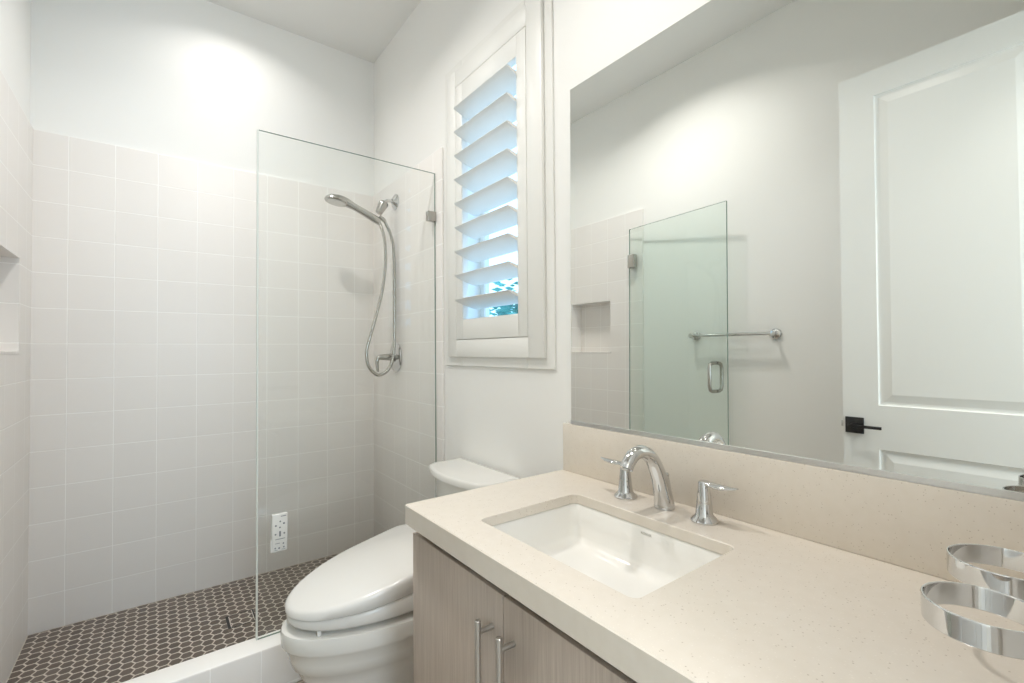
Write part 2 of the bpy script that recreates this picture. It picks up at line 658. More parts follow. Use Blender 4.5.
# drain with a tile insert and a dark slot round it
drain = thing('shower_drain', 'square tile-insert floor drain with a dark slot in the brown hexagon shower floor', 'drain')
bm = BM()
x0, x1, y0, y1 = DR
for a, c_ in (((x0, y0), (x0 + 0.011, y1)), ((x1 - 0.005, y0), (x1, y1)), ((x0 + 0.011, y0), (x1 - 0.005, y0 + 0.005)), ((x0 + 0.011, y1 - 0.007), (x1 - 0.005, y1))):
    box(bm, (a[0], a[1], 0.0002), (c_[0], c_[1], 0.0012))
mk('slot', bm, M['black'], drain, smooth=False)
bm = BM()
tone = bm.faces.layers.float.new('tile_tone')
box(bm, (x0 + 0.012, y0 + 0.005, 0.0002), (x1 - 0.006, y1 - 0.005, 0.001), mi=0)
for cx_, cy_ in hexes:
    poly = hex_poly(cx_, cy_)
    for ax, lim, kl in ((0, x0 + 0.014, False), (0, x1 - 0.008, True), (1, y0 + 0.006, False), (1, y1 - 0.006, True)):
        if len(poly) >= 3:
            poly = clip(poly, ax, lim, kl)
    if len(poly) >= 3:
        put_hex(bm, poly, 0.001, 0.0015, tone)
mk('tile_insert', bm, [M['grout'], M['hex']], drain, smooth=False)

# ------------------------------------------------------------------ window, casing and shutter
bm = BM()
frame_boxes(bm, -0.008, 0, 1.192, 1.95, 1.136, 2.524, 0.15, 0.15, 0.13, 0.13, 0.003)
w = struct('window_1', bm, M['trim'])
bm = BM(); frame_boxes(bm, 0.10, 0.13, WIN[0], WIN[1], WIN[2], WIN[3], 0.035, 0.035, 0.035, 0.035, 0.003); mk('window_frame', bm, M['trim'], w)
bm = BM(); box(bm, (0.112, WIN[0] + 0.03, WIN[2] + 0.03), (0.117, WIN[1] - 0.03, WIN[3] - 0.03)); mk('pane', bm, M['pane'], w, smooth=False)

sh = thing('plantation_shutter', 'white plantation shutter with tilted louvers in the window between shower and mirror', 'shutter')
bm = BM(); frame_boxes(bm, -0.022, -0.0081, 1.234, 1.908, 1.177, 2.482, 0.086, 0.076, 0.076, 0.078, 0.003); mk('shutter_frame', bm, M['shutter'], sh)
PY0, PY1, PZ0, PZ1 = 1.3225, 1.8295, 1.2555, 2.4015
SI0, SI1 = 1.378, 1.774
RB, RT = 1.343, 2.318
for nm, a, c_ in (('stile', (PY0, PZ0), (SI0, PZ1)), ('stile', (SI1, PZ0), (PY1, PZ1)), ('bottom_rail', (SI0, PZ0), (SI1, RB)), ('top_rail', (SI0, RT), (SI1, PZ1))):
    bm = BM(); box(bm, (-0.0225, a[0], a[1]), (0.008, c_[0], c_[1]), 0.0015); mk(nm, bm, M['shutter'], sh)
tilt = R(18)
lou = None
for i in range(9):
    zc_ = 1.4105 + i * 0.1055
    if lou is None:
        bm = BM()
        ring = []
        nseg = 12
        hc, ht_ = 0.060, 0.0055
        prof = []
        for k in range(nseg + 1):
            t = -1 + 2 * k / nseg
            prof.append((t * hc, ht_ * math.sqrt(max(0, 1 - t * t)) + 0.0008))
        for k in range(nseg, -1, -1):
            t = -1 + 2 * k / nseg
            prof.append((t * hc, -ht_ * math.sqrt(max(0, 1 - t * t)) - 0.0008))
        rings = []
        for y_ in (SI0 + 0.002, SI1 - 0.002):
            rr = []
            for u_, v_ in prof:
                rr.append((u_ * math.cos(tilt) + v_ * math.sin(tilt), y_, -u_ * math.sin(tilt) + v_ * math.cos(tilt)))
            rings.append(rr)
        loft(bm, rings)
        lou = mk('louver', bm, M['shutter'], sh)
        o = lou
    else:
        o = lou.copy()
        COL.objects.link(o)
        o.parent = sh
    o.location = (-0.009, 0, zc_)
for z_ in (2.29, 1.83, 1.33):
    bm = BM(); box(bm, (-0.0245, 1.829, z_), (-0.021, 1.833, z_ + 0.06), 0.0008); mk('hinge', bm, M['shutter'], sh)

# outside, seen between the lowest louvers
tr = thing('tree', 'leafy teal-green tree outside the window, seen between the lowest louvers', 'tree')
bm = BM(); tube(bm, [(3.05, 5.15, FLOOR), (3.0, 5.1, 0.9), (3.1, 5.2, 1.6), (3.05, 5.1, 2.1)], [0.09, 0.075, 0.06, 0.03], 10, 4); mk('trunk', bm, M['bark'], tr)
bm = BM()
for i in range(900):
    c_ = Vector((random.gauss(3.1, 0.33), random.gauss(5.05, 0.32), random.gauss(1.72, 0.17)))
    d = Vector((random.uniform(-1, 1), random.uniform(-1, 1), random.uniform(-1, 1))).normalized()
    u_, v_ = frame_of(d)
    l_ = random.uniform(0.05, 0.10)
    vs = [bm.verts.new(c_ + q) for q in (-u_ * l_, v_ * l_ * 0.35, u_ * l_, -v_ * l_ * 0.35)]
    bm.faces.new(vs)
o = mk('foliage', bm, M['leaf'], tr, smooth=False)
fe = thing('fence', 'dark teal rail fence outside the window, below the tree leaves', 'fence')
bm = BM(); box(bm, (1.9, 6.53, 1.38), (5.6, 6.59, 1.72), 0.004); mk('rail', bm, M['fence'], fe)
for x_ in (2.72, 4.4):
    bm = BM(); box(bm, (x_, 6.5, FLOOR), (x_ + 0.1, 6.6, 2.05), 0.004); mk('post', bm, M['fence'], fe)
bm = BM(); box(bm, (0.3, 0, FLOOR - 0.1), (6.5, 8, FLOOR)); struct('ground_outside', bm, M['grout'])

# ------------------------------------------------------------------ entry door, open along the left wall
DX, DY0, DY1, DZ0, DZ1 = -1.30, 0.045, 0.748, FLOOR + 0.012, 2.396
def panel_door(bm, xf, xb, y0, y1, z0, z1, py0, py1, pz):
    ys = [y0, py0, py1, y1]
    zs = [z0] + [q for p_ in pz for q in p_] + [z1]
    for x_, s_ in ((xf, -1), (xb, 1)):
        g = {}
        for i, y_ in enumerate(ys):
            for j, z_ in enumerate(zs):
                g[i, j] = bm.verts.new((x_, y_, z_))
        for i in range(3):
            for j in range(len(zs) - 1):
                q = [g[i, j], g[i + 1, j], g[i + 1, j + 1], g[i, j + 1]]
                if i == 1 and j % 2 == 1:
                    prev = q
                    for ins, dep in ((0.004, 0.0075), (0.010, 0.0085), (0.016, 0.0085), (0.046, 0.002), (0.049, 0.002)):
                        nx = [bm.verts.new((x_ + s_ * dep, y_, z_)) for y_, z_ in
                              ((ys[1] + ins, zs[j] + ins), (ys[2] - ins, zs[j] + ins), (ys[2] - ins, zs[j + 1] - ins), (ys[1] + ins, zs[j + 1] - ins))]
                        ring_faces(bm, prev, nx)
                        prev = nx
                    bm.faces.new(prev)
                else:
                    bm.faces.new(q)
    for a, c_ in (((y0, z0), (y1, z0)), ((y1, z0), (y1, z1)), ((y1, z1), (y0, z1)), ((y0, z1), (y0, z0))):
        bm.faces.new([bm.verts.new(v) for v in ((xf, *a), (xf, *c_), (xb, *c_), (xb, *a))])
    bmesh.ops.remove_doubles(bm, verts=bm.verts, dist=1e-5)


bm = BM()
panel_door(bm, DX, DX - 0.035, DY0, DY1, DZ0, DZ1, DY0 + 0.125, DY1 - 0.125, [(0.15, 0.808), (0.988, 2.287)])
door = struct('door_1', bm, M['door'], smooth=False)
bm = BM(); box(bm, (DX + 0.0005, 0.673, 0.865), (DX + 0.009, 0.738, 0.932), 0.001); ro = mk('rosette', bm, M['black'], door)
bm = BM()
lathe(bm, [(0.0095, 0), (0.0095, 0.040)], (DX + 0.008, 0.7055, 0.899), (1, 0, 0), 20)
box(bm, (DX + 0.040, 0.603, 0.893), (DX + 0.050, 0.716, 0.905), 0.001)
mk('lever', bm, M['black'], door)
bm = BM(); box(bm, (DX - 0.026, DY1, 0.888), (DX - 0.008, DY1 + 0.011, 0.912), 0.001); mk('latch', bm, M['steel'], door)
for z_ in (0.15, 1.15, 2.15):
    bm = BM(); lathe(bm, [(0.006, 0), (0.006, 0.09)], (DX + 0.004, DY0 - 0.008, z_), (0, 0, 1), 12); mk('hinge', bm, M['black'], door)

# ------------------------------------------------------------------ shower glass
GY = 2.046
fx = thing('shower_screen', 'fixed clear glass shower screen standing on the curb beside the toilet', 'shower screen')
bm = BM()
fs = box(bm, (-0.785, GY - 0.005, CURBZ + 0.001), (-TT - 0.002, GY + 0.005, 2.078))
for f_ in fs:
    f_.material_index = 0
for i in (0, 1, 3, 5):
    fs[i].material_index = 1
mk('glass_panel', bm, [M['glass'], M['glass_edge']], fx, smooth=False)
for z_ in (1.862, 0.32):
    bm = BM(); box(bm, (-0.056, GY - 0.014, z_ - 0.024), (-TT - 0.0005, GY + 0.014, z_ + 0.024), 0.002); mk('clip', bm, M['nickel'], fx)
bm = BM(); box(bm, (-0.791, GY - 0.0065, CURBZ + 0.001), (-0.7852, GY + 0.0065, 2.078), 0.001)
mk('edge_seal', bm, M['seal'], fx, smooth=False)

sd = thing('shower_door', 'green-tinted glass shower door swung open along the left wall, with a chrome pull', 'shower door')
SX = -1.497
sd.matrix_world = Matrix.Translation((SX, 2.052, 0)) @ Matrix.Rotation(R(4.8), 4, 'Z') @ Matrix.Translation((-SX, -2.052, 0))
bm = BM()
fs = box(bm, (SX - 0.005, 1.330, 0.115), (SX + 0.005, 2.052, 2.054))
for i in (0, 1, 2, 4):
    fs[i].material_index = 1
mk('glass_panel', bm, [M['door_glass'], M['glass_edge']], sd, smooth=False)
for z_ in (1.832, 0.32):
    bm = BM()
    box(bm, (SX - 0.016, 2.000, z_ - 0.044), (SX + 0.016, 2.055, z_ + 0.044), 0.003)
    box(bm, (XL + TT + 0.004, 2.036, z_ - 0.044), (SX + 0.012, 2.062, z_ + 0.044), 0.003)
    mk('hinge', bm, M['nickel'], sd)
bm = BM()
HY = 1.402
for s_ in (1, -1):
    e = SX + s_ * 0.005
    o_ = SX + s_ * 0.060
    if s_ < 0:
        o_ = SX - 0.052
    path = [(e, HY, 0.995)]
    zt, zb = 1.149, 0.990
    k = 0.026 * s_
    path = [(e, HY, zb), (o_ - k, HY, zb), (o_ - k * 0.3, HY, zb + 0.007), (o_, HY, zb + 0.026), (o_, HY, zt - 0.026), (o_ - k * 0.3, HY, zt - 0.007), (o_ - k, HY, zt), (e, HY, zt)]
    tube(bm, path, 0.0100, 14)
mk('pull_handle', bm, M['nickel'], sd)

# towel bar on the left wall
tb = thing('towel_bar', 'chrome towel bar on the left wall, half behind the open glass door', 'towel bar')
TBX, TBZ = XL + 0.056, 1.309
for y_ in (1.124, 1.585):
    bm = BM(); lathe(bm, [(0.0, 0), (0.028, 0), (0.028, 0.007), (0.024, 0.012), (0.011, 0.018), (0.011, 0.044), (0.015, 0.048), (0.014, 0.066), (0.0, 0.068)], (XL, y_, TBZ), (1, 0, 0), 28, False, False)
    mk('post', bm, M['chrome'], tb)
bm = BM(); lathe(bm, [(0.0095, 0), (0.0095, 0.461)], (TBX, 1.124, TBZ), (0, 1, 0), 20); mk('bar', bm, M['chrome'], tb)

# ------------------------------------------------------------------ shower fittings
SY = 2.52
sa = thing('shower_bracket', 'chrome shower arm with round flange and nickel holder on the tiled wall', 'shower arm')
bm = BM(); lathe(bm, [(0.0, 0), (0.044, 0), (0.044, 0.004), (0.034, 0.012), (0.016, 0.020), (0.013, 0.026), (0.0, 0.026)], (-TT, SY, 2.060), (-1, 0, 0), 32, False, False); mk('flange', bm, M['chrome'], sa)
bm = BM(); tube(bm, [(-0.030, SY, 2.060), (-0.055, SY, 2.060), (-0.072, SY, 2.052), (-0.084, SY, 2.040)], 0.0095, 14, 4); mk('arm', bm, M['chrome'], sa)
hd = Vector((-0.45, 0, -0.89)).normalized()
bm = BM(); lathe(bm, [(0.0, 0), (0.025, 0), (0.028, 0.006), (0.027, 0.02), (0.021, 0.056), (0.019, 0.070), (0.0, 0.070)], (-0.082, SY, 2.043), hd, 24, False, False); mk('holder', bm, M['nickel'], sa)
bm = BM(); lathe(bm, [(0.0, 0), (0.0095, 0), (0.0095, 0.016), (0.0115, 0.018), (0.0115, 0.034), (0.008, 0.044), (0.0, 0.044)], (-0.108, SY, 1.963), Vector((0.78, 0, -0.62)), 16, False, False); mk('outlet', bm, M['nickel'], sa)

hs = thing('hand_shower', 'brushed nickel hand shower with a long looping hose, held in the wall bracket', 'hand shower')
bm = BM()
ha, hb = Vector((-0.110, SY, 1.938)), Vector((-0.395, SY, 2.030))
tube(bm, [(-0.108, SY, 1.930), (-0.135, SY, 1.942), (-0.19, SY, 1.966), (-0.25, SY, 1.990), (-0.30, SY, 2.008), (-0.345, SY, 2.018)],
     [0.0185, 0.0205, 0.0190, 0.0190, 0.024, 0.022], 20, 5)
mk('handle', bm, M['nickel'], hs)
bm = BM()
hn = Vector((-0.18, 0.0, -0.985)).normalized()
hc_ = Vector((-0.343, SY, 2.012))
lathe(bm, [(0.0, -0.020), (0.026, -0.018), (0.046, -0.010), (0.057, 0.002), (0.060, 0.012), (0.057, 0.016), (0.0, 0.016)], hc_, hn, 32, False, False)
mk('spray_head', bm, M['nickel'], hs)
bm = BM(); lathe(bm, [(0.0, 0.0162), (0.049, 0.0162), (0.047, 0.0195), (0.0, 0.0195)], hc_, hn, 28, False, False); mk('spray_face', bm, M['steel'], hs)
bm = BM()
hose = [(-0.113, SY - 0.004, 1.925), (-0.106, SY - 0.02, 1.895), (-0.094, 2.485, 1.824), (-0.091, 2.480, 1.701), (-0.111, 2.475, 1.543), (-0.147, 2.472, 1.403), (-0.184, 2.470, 1.277), (-0.202, 2.470, 1.202), (-0.194, 2.470, 1.132),
        (-0.161, 2.470, 1.088), (-0.128, 2.470, 1.076), (-0.082, 2.470, 1.102), (-0.053, 2.472, 1.167), (-0.042, 2.476, 1.268), (-0.036, 2.485, 1.493), (-0.034, 2.500, 1.77), (-0.048, 2.512, 1.868), (-0.066, 2.519, 1.912), (-0.075, SY, 1.932)]
tube(bm, hose, 0.0085, 12, 6)
mk('hose', bm, M['nickel'], hs)

sv = thing('shower_valve', 'chrome round shower valve with a lever low on the tiled wall', 'shower valve')
bm = BM(); lathe(bm, [(0.0, 0), (0.082, 0), (0.083, 0.004), (0.074, 0.009), (0.030, 0.014), (0.026, 0.020), (0.0, 0.020)], (-TT, SY, 1.170), (-1, 0, 0), 48, False, False); mk('escutcheon', bm, M['chrome'], sv)
bm = BM(); lathe(bm, [(0.0, 0), (0.021, 0), (0.019, 0.03), (0.015, 0.070), (0.013, 0.085), (0.0, 0.085)], (-TT - 0.019, SY, 1.172), (-1, 0, 0), 24, False, False); mk('stem', bm, M['nickel'], sv)
bm = BM(); tube(bm, [(-0.100, SY, 1.173), (-0.118, SY, 1.170), (-0.125, SY, 1.150), (-0.124, SY, 1.120), (-0.120, SY, 1.092)], [0.012, 0.012, 0.010, 0.008, 0.006], 14, 4); mk('lever', bm, M['nickel'], sv)

# bidet remote on the outside face of the screen
rm = thing('bidet_remote', 'white bidet remote control with small grey buttons stuck on the glass screen', 'remote control')
RX0, RX1, RZ0, RZ1 = -0.739, -0.683, 0.425, 0.570
RY = GY - 0.006
bm = BM(); box(bm, (RX0, RY - 0.016, RZ0), (RX1, RY, RZ1), 0.003, 3); mk('body', bm, M['plastic'], rm)
bm = BM(); box(bm, (RX0 - 0.004, RY - 0.010, RZ0 - 0.003), (RX1 - 0.002, RY, RZ0 + 0.045), 0.002, 2); mk('holder', bm, M['plastic'], rm)
RW, RH = RX1 - RX0, RZ1 - RZ0
for (u_, v_, r_) in ((0.52, 0.80, 0.0032), (0.76, 0.735, 0.0038), (0.24, 0.70, 0.0036), (0.5, 0.64, 0.0034), (0.78, 0.47, 0.0034), (0.22, 0.47, 0.0034), (0.72, 0.20, 0.003), (0.45, 0.09, 0.0034), (0.2, 0.10, 0.003), (0.75, 0.10, 0.003)):
    bm = BM(); lathe(bm, [(r_, 0), (r_ * 0.8, 0.0012)], (RX0 + u_ * RW, RY - 0.0161, RZ0 + v_ * RH), (0, -1, 0), 14); mk('button', bm, M['ink'], rm)
for (u0, u1, v0, v1) in ((0.45, 0.56, 0.40, 0.54), (0.2, 0.82, 0.325, 0.34), (0.55, 0.9, 0.925, 0.945), (0.2, 0.5, 0.215, 0.228), (0.15, 0.35, 0.04, 0.05), (0.6, 0.85, 0.04, 0.05)):
    bm = BM(); box(bm, (RX0 + u0 * RW, RY - 0.0166, RZ0 + v0 * RH), (RX0 + u1 * RW, RY - 0.0158, RZ0 + v1 * RH)); mk('print', bm, M['ink'], rm, smooth=False)

# ------------------------------------------------------------------ toilet
TY = 1.590
def egg(xb, xf, hw, z, n=48, yc=TY, be=3.4, bow=0.60):
    """egg outline: straight-ish back at xb, rounded front at xf (negative)"""
    L = xb - xf
    xm = xf + L * bow
    pts = []
    for k in range(n):
        a = 2 * math.pi * k / n
        c_, s_ = math.cos(a), math.sin(a)
        if c_ < 0:      # front half: ellipse
            x_ = xm + (xm - xf) * c_
            y_ = hw * s_
        else:           # back half: superellipse
            e_ = 2.0 / be
            x_ = xm + (xb - xm) * (abs(c_) ** e_)
            y_ = hw * math.copysign(abs(s_) ** e_, s_)
        pts.append((x_, yc + y_, z))
    return pts


to = thing('toilet', 'white two-piece toilet between the glass shower screen and the vanity', 'toilet')
bm = BM()
loft(bm, [egg(-0.16, -0.620, 0.118, FLOOR), egg(-0.16, -0.622, 0.119, FLOOR + 0.02), egg(-0.15, -0.640, 0.122, 0.02), egg(-0.14, -0.690, 0.140, 0.11), egg(-0.13, -0.735, 0.163, 0.185),
          egg(-0.12, -0.753, 0.173, 0.218), egg(-0.12, -0.758, 0.176, 0.221), egg(-0.12, -0.770, 0.185, 0.255), egg(-0.12, -0.777, 0.190, 0.287), egg(-0.11, -0.784, 0.194, 0.291), egg(-0.10, -0.790, 0.196, 0.300), egg(-0.09, -0.792, 0.197, 0.336), egg(-0.09, -0.789, 0.195, 0.345), egg(-0.095, -0.775, 0.185, 0.349)], True, True)
mk('bowl', bm, M['porcelain'], to, angle=50)


def slab_profile(z, x_back, x_front, bulge, y0, y1, rc=0.03, n=20):
    """tank outline with a bowed front, rounded front corners"""
    pts = [(x_back, y1, z), (x_back, y0, z)]
    for k in range(n + 1):
        t = k / n
        y_ = y0 + (y1 - y0) * t
        s_ = 2 * t - 1
        x_ = x_front - bulge * (1 - s_ * s_)
        e_ = min(y_ - y0, y1 - y_)
        if e_ < rc:
            q = 1 - e_ / rc
            x_ += rc * (1 - math.sqrt(max(0, 1 - q * q))) * 0.8
        pts.append((x_, y_, z))
    return pts


bm = BM()
loft(bm, [slab_profile(z_, -0.02, -0.155 - d_, 0.035, 1.59 - hw_, 1.59 + hw_) for z_, d_, hw_ in ((0.33, -0.02, 0.165), (0.36, -0.005, 0.175), (0.5, 0.0, 0.187), (0.700, 0.008, 0.198))])
mk('tank', bm, M['porcelain'], to, angle=50)
bm = BM()
loft(bm, [slab_profile(z_, -0.015 - e_, -0.178 + e_, 0.046, 1.378 + e_, 1.808 - e_) for z_, e_ in ((0.7005, 0.006), (0.704, 0.0), (0.722, 0.0), (0.728, 0.005), (0.7285, 0.012))])
mk('tank_lid', bm, M['porcelain'], to, angle=50)

bs = thing('bidet_toilet_seat', 'white electronic bidet seat with closed sloping lid on the toilet bowl', 'toilet seat')
# seat ring/base: lower band that rises towards the back
def tilt_ring(pts, xf, zf, xb, zb):
    return [(x_, y_, zf + (zb - zf) * (x_ - xf) / (xb - xf)) for x_, y_, _ in pts]


bm = BM()
XB, XF = -0.225, -0.774
o1 = egg(XB, XF + 0.006, 0.184, 0)
o2 = egg(XB, XF, 0.189, 0)
rings = [tilt_ring(egg(XB, XF + 0.02, 0.172, 0), XF, 0.363, XB, 0.363), tilt_ring(o1, XF, 0.366, XB, 0.374), tilt_ring(o2, XF, 0.374, XB, 0.384), tilt_ring(o2, XF, 0.389, XB, 0.440), tilt_ring(o1, XF, 0.394, XB, 0.446)]
loft(bm, rings)
mk('seat', bm, M['plastic'], bs, angle=50)
bm = BM()
XB2 = -0.300
l1 = egg(XB2, XF - 0.004, 0.190, 0, bow=0.62, be=9)
l0 = egg(XB2, XF + 0.004, 0.185, 0, bow=0.62, be=9)
l2 = egg(XB2 - 0.001, XF + 0.003, 0.186, 0, bow=0.62, be=9)
l3 = egg(XB2 - 0.003, XF + 0.014, 0.178, 0, bow=0.62, be=9)
rings = [tilt_ring(l0, XF, 0.3955, XB2, 0.440), tilt_ring(l1, XF, 0.399, XB2, 0.446), tilt_ring(l1, XF, 0.412, XB2, 0.502), tilt_ring(l2, XF, 0.418, XB2, 0.514), tilt_ring(l3, XF, 0.421, XB2, 0.5185)]
loft(bm, rings)
mk('lid', bm, M['plastic'], bs, angle=60)
bm = BM()
prof = [(-0.298, 0.3995), (-0.298, 0.505), (-0.290, 0.515), (-0.225, 0.517), (-0.206, 0.507), (-0.202, 0.38), (-0.202, 0.352), (-0.29, 0.352)]
loft(bm, [[(x_, y_, z_) for x_, z_ in prof] for y_ in (TY - 0.186, TY + 0.186)])
mk('housing', bm, M['plastic'], bs)
bm = BM(); box(bm, (-0.2995, TY - 0.17, 0.5135), (-0.2935, TY + 0.178, 0.5165), 0.0005); mk('hinge_strip', bm, M['steel'], bs)
for y_ in (TY - 0.10,):
    bm = BM(); box(bm, (-0.712, y_ - 0.006, 0.3495), (-0.70, y_ + 0.006, 0.366), 0.002); mk('bumper', bm, M['plastic'], bs)

# ------------------------------------------------------------------ vanity
CZ = 0.806
va = thing('vanity_cabinet', 'greige wood-grain vanity cabinet with steel bar handles under the quartz counter', 'cabinet')
VF = -0.560
bm = BM()
box(bm, (VF + 0.022, 0.03, 0.03), (VF + 0.040, 1.119, 0.752))
box(bm, (VF + 0.040, 1.119 - 0.018, 0.03), (-0.004, 1.119, 0.748))
box(bm, (VF + 0.040, 0.03, 0.03), (-0.004, 0.048, 0.748))
box(bm, (VF + 0.040, 0.048, 0.03), (-0.004, 1.101, 0.048))
box(bm, (-0.016, 0.048, 0.048), (-0.004, 1.101, 0.748))
mk('body', bm, M['dark'], va, smooth=False)
bm = BM(); box(bm, (VF + 0.021, 1.1195, 0.03), (-0.004, 1.1475, 0.748), 0.0008); mk('end_panel', bm, M['laminate'], va)
bm = BM(); box(bm, (VF + 0.07, 0.03, FLOOR), (VF + 0.085, 1.13, 0.030)); mk('toe_kick', bm, M['laminate'], va, smooth=False)


def bar_handle(parent, y_, ztop, length, horizontal=False):
    bm_ = BM()
    if horizontal:
        lathe(bm_, [(0.0, 0), (0.0055, 0), (0.0062, 0.001), (0.0062, length - 0.001), (0.0055, length), (0, length)], (VF - 0.035, y_ - length / 2, ztop), (0, 1, 0), 18, False, False)
        for q in (-0.3, 0.3):
            lathe(bm_, [(0.005, 0), (0.005, 0.034)], (VF, y_ + q * length, ztop), (-1, 0, 0), 14)
    else:
        lathe(bm_, [(0.0, 0), (0.0055, 0), (0.0065, 0.001), (0.0065, length - 0.001), (0.0055, length), (0, length)], (VF - 0.035, y_, ztop), (0, 0, -1), 18, False, False)
        for q in (0.024, length - 0.024):
            lathe(bm_, [(0.0055, 0), (0.0055, 0.034)], (VF, y_, ztop - q), (-1, 0, 0), 14)
    mk('handle', bm_, M['steel'], parent)


for y0, y1, hy_ in ((0.7475, 1.1480, 0.782), (0.3745, 0.7445, 0.711)):
    bm = BM(); box(bm, (VF, y0, 0.035), (VF + 0.019, y1, 0.727), 0.001); d_ = mk('door', bm, M['laminate'], va)
    bar_handle(d_, hy_, 0.676, 0.192)
for z0, z1 in ((0.035, 0.265), (0.268, 0.500), (0.503, 0.727)):
    bm = BM(); box(bm, (VF, 0.033, z0), (VF + 0.019, 0.3715, z1), 0.001); d_ = mk('drawer', bm, M['laminate'], va)
    bar_handle(d_, 0.2, (z0 + z1) / 2, 0.16, True)

# countertop with rounded rectangular cutout
CO = (-0.490, -0.170, 0.482, 0.937)
def rrect(x0, x1, y0, y1, r, z, n=6):
    pts = []
    for cx_, cy_, a0 in ((x1 - r, y1 - r, 0), (x0 + r, y1 - r, 90), (x0 + r, y0 + r, 180), (x1 - r, y0 + r, 270)):
        for k in range(n + 1):
            a = R(a0 + 90 * k / n)
            pts.append((cx_ + r * math.cos(a), cy_ + r * math.sin(a), z))
    return pts


bm = BM()
NX = 6
def cut_slab(bm, out, inn, z0, z1, r_in, ch=0.0025):
    o_ = [rrect(out[0] + e, out[1] - e, out[2] + e, out[3] - e, 0.004 - e * 0.9, z) for e, z in ((ch, z0), (0, z0 + ch), (0, z1 - ch), (ch, z1))]
    zi = z1 - 0.025
    i_ = [rrect(inn[0] - e, inn[1] + e, inn[2] - e, inn[3] + e, r_in, z) for e, z in ((ch * 0.6, z1), (0, z1 - ch * 0.6), (0, zi))]
    i_ += [rrect(out[0] + 0.026, out[1] - 0.026, out[2] + 0.026, out[3] - 0.026, 0.002, z) for z in (zi, z0)]
    rings = o_ + i_
    vr = [[bm.verts.new(p_) for p_ in r_] for r_ in rings]
    for a, c_ in zip(vr, vr[1:] + vr[:1]):
        ring_faces(bm, a, c_)


cut_slab(bm, (-0.582, -0.001, 0.021, 1.149), CO, 0.754, CZ, 0.018)
ct = mk('countertop', bm, M['quartz'])
tag(ct, 'speckled cream quartz countertop with a rectangular sink cutout on the vanity', 'countertop')
bm = BM(); box(bm, (-0.021, 0.021, CZ + 0.0003), (-0.001, 1.143, 0.962), 0.002)
bk = mk('backsplash', bm, M['quartz'])
tag(bk, 'low speckled beige quartz backsplash standing behind the faucet under the mirror', 'backsplash')

# undermount sink
si = thing('sink', 'white rectangular undermount sink set below the quartz counter cutout', 'sink')
SX0, SX1, SY0, SY1 = CO[0] - 0.004, CO[1] + 0.004, CO[2] - 0.004, CO[3] + 0.004
bm = BM()
def srr(e, z, r):
    return rrect(SX0 + e, SX1 - e, SY0 + e, SY1 - e, r, z)
inner = [srr(-0.02, 0.7805, 0.03), srr(0.0, 0.7805, 0.022), srr(0.003, 0.777, 0.024), srr(0.008, 0.735, 0.026), srr(0.013, 0.700, 0.028), srr(0.019, 0.688, 0.030), srr(0.030, 0.6815, 0.032), srr(0.05, 0.679, 0.035), srr(0.11, 0.6735, 0.04)]
outer = [srr(0.10, 0.655, 0.04), srr(0.02, 0.662, 0.045), srr(-0.002, 0.69, 0.04), srr(-0.010, 0.762, 0.03), srr(-0.02, 0.768, 0.03)]
vr = [[bm.verts.new(p_) for p_ in r_] for r_ in inner]
for a, c_ in zip(vr, vr[1:]):
    ring_faces(bm, a, c_)
bm.faces.new(vr[-1])
vo_ = [[bm.verts.new(p_) for p_ in r_] for r_ in outer]
for a, c_ in zip(vo_, vo_[1:]):
    ring_faces(bm, a, c_)
ring_faces(bm, vo_[-1], vr[0])
bm.faces.new(vo_[0][::-1])
mk('basin', bm, M['sink'], si, angle=60)
bm = BM(); lathe(bm, [(0.0, 0.0), (0.030, 0.0), (0.032, 0.002), (0.024, 0.004), (0.0, 0.0035)], (-0.33, 0.71, 0.6738), (0, 0, 1), 32, False, False); mk('drain', bm, M['chrome'], si)
fc = bpy.data.curves.new('brand_lettering', 'FONT')
fc.body = 'KOHLER'
fc.size = 0.008
fc.extrude = 0.0002
fc.align_x = 'CENTER'
tmp = bpy.data.objects.new('lettering_source', fc)
COL.objects.link(tmp)
bpy.context.view_layer.update()
me_ = bpy.data.meshes.new_from_object(tmp.evaluated_get(bpy.context.evaluated_depsgraph_get()))
bpy.data.objects.remove(tmp)
me_.materials.clear()
me_.materials.append(M['sill_ink'])
fo = bpy.data.objects.new('brand_lettering', me_)
fo.parent = si
COL.objects.link(fo)
# stands on the back inner wall of the basin, facing -x; reading direction towards -y
fo.matrix_world = Matrix(((0, 0.12, -0.99, -0.1715), (-1, 0, 0, 0.700), (0, 0.99, 0.12, 0.763), (0, 0, 0, 1)))

# faucet
fa = thing('faucet', 'chrome widespread faucet with arched spout and two lever handles behind the sink', 'faucet')
bm = BM()
FY = 0.713
tube(bm, [(-0.0790, FY, CZ + 0.0006), (-0.0790, FY, CZ + 0.004), (-0.0792, FY, CZ + 0.010), (-0.0855, FY, 0.844), (-0.098, FY, 0.884), (-0.122, FY, 0.928), (-0.146, FY, 0.949), (-0.174, FY, 0.9585), (-0.200, FY, 0.953), (-0.217, FY, 0.938), (-0.225, FY, 0.926)],
     [0.0262, 0.0260, 0.0256, 0.0232, 0.0208, 0.0182, 0.0174, 0.0168, 0.0165, 0.0162, 0.0160], 24, 6, True, 0.95, (0, 1, 0))
sp = mk('spout', bm, M['chrome'], fa, angle=50)
bm = BM(); lathe(bm, [(0.0, 0), (0.0095, 0), (0.0095, 0.003), (0, 0.003)], (-0.2255, FY, 0.9252), (-0.5, 0, -0.86), 18, False, False); mk('aerator', bm, M['steel'], sp)
bm = BM()
tube(bm, [(-0.0540, FY, CZ + 0.006), (-0.0590, FY, 0.85), (-0.066, FY, 0.880)], [0.0075, 0.006, 0.005], 12, 4)
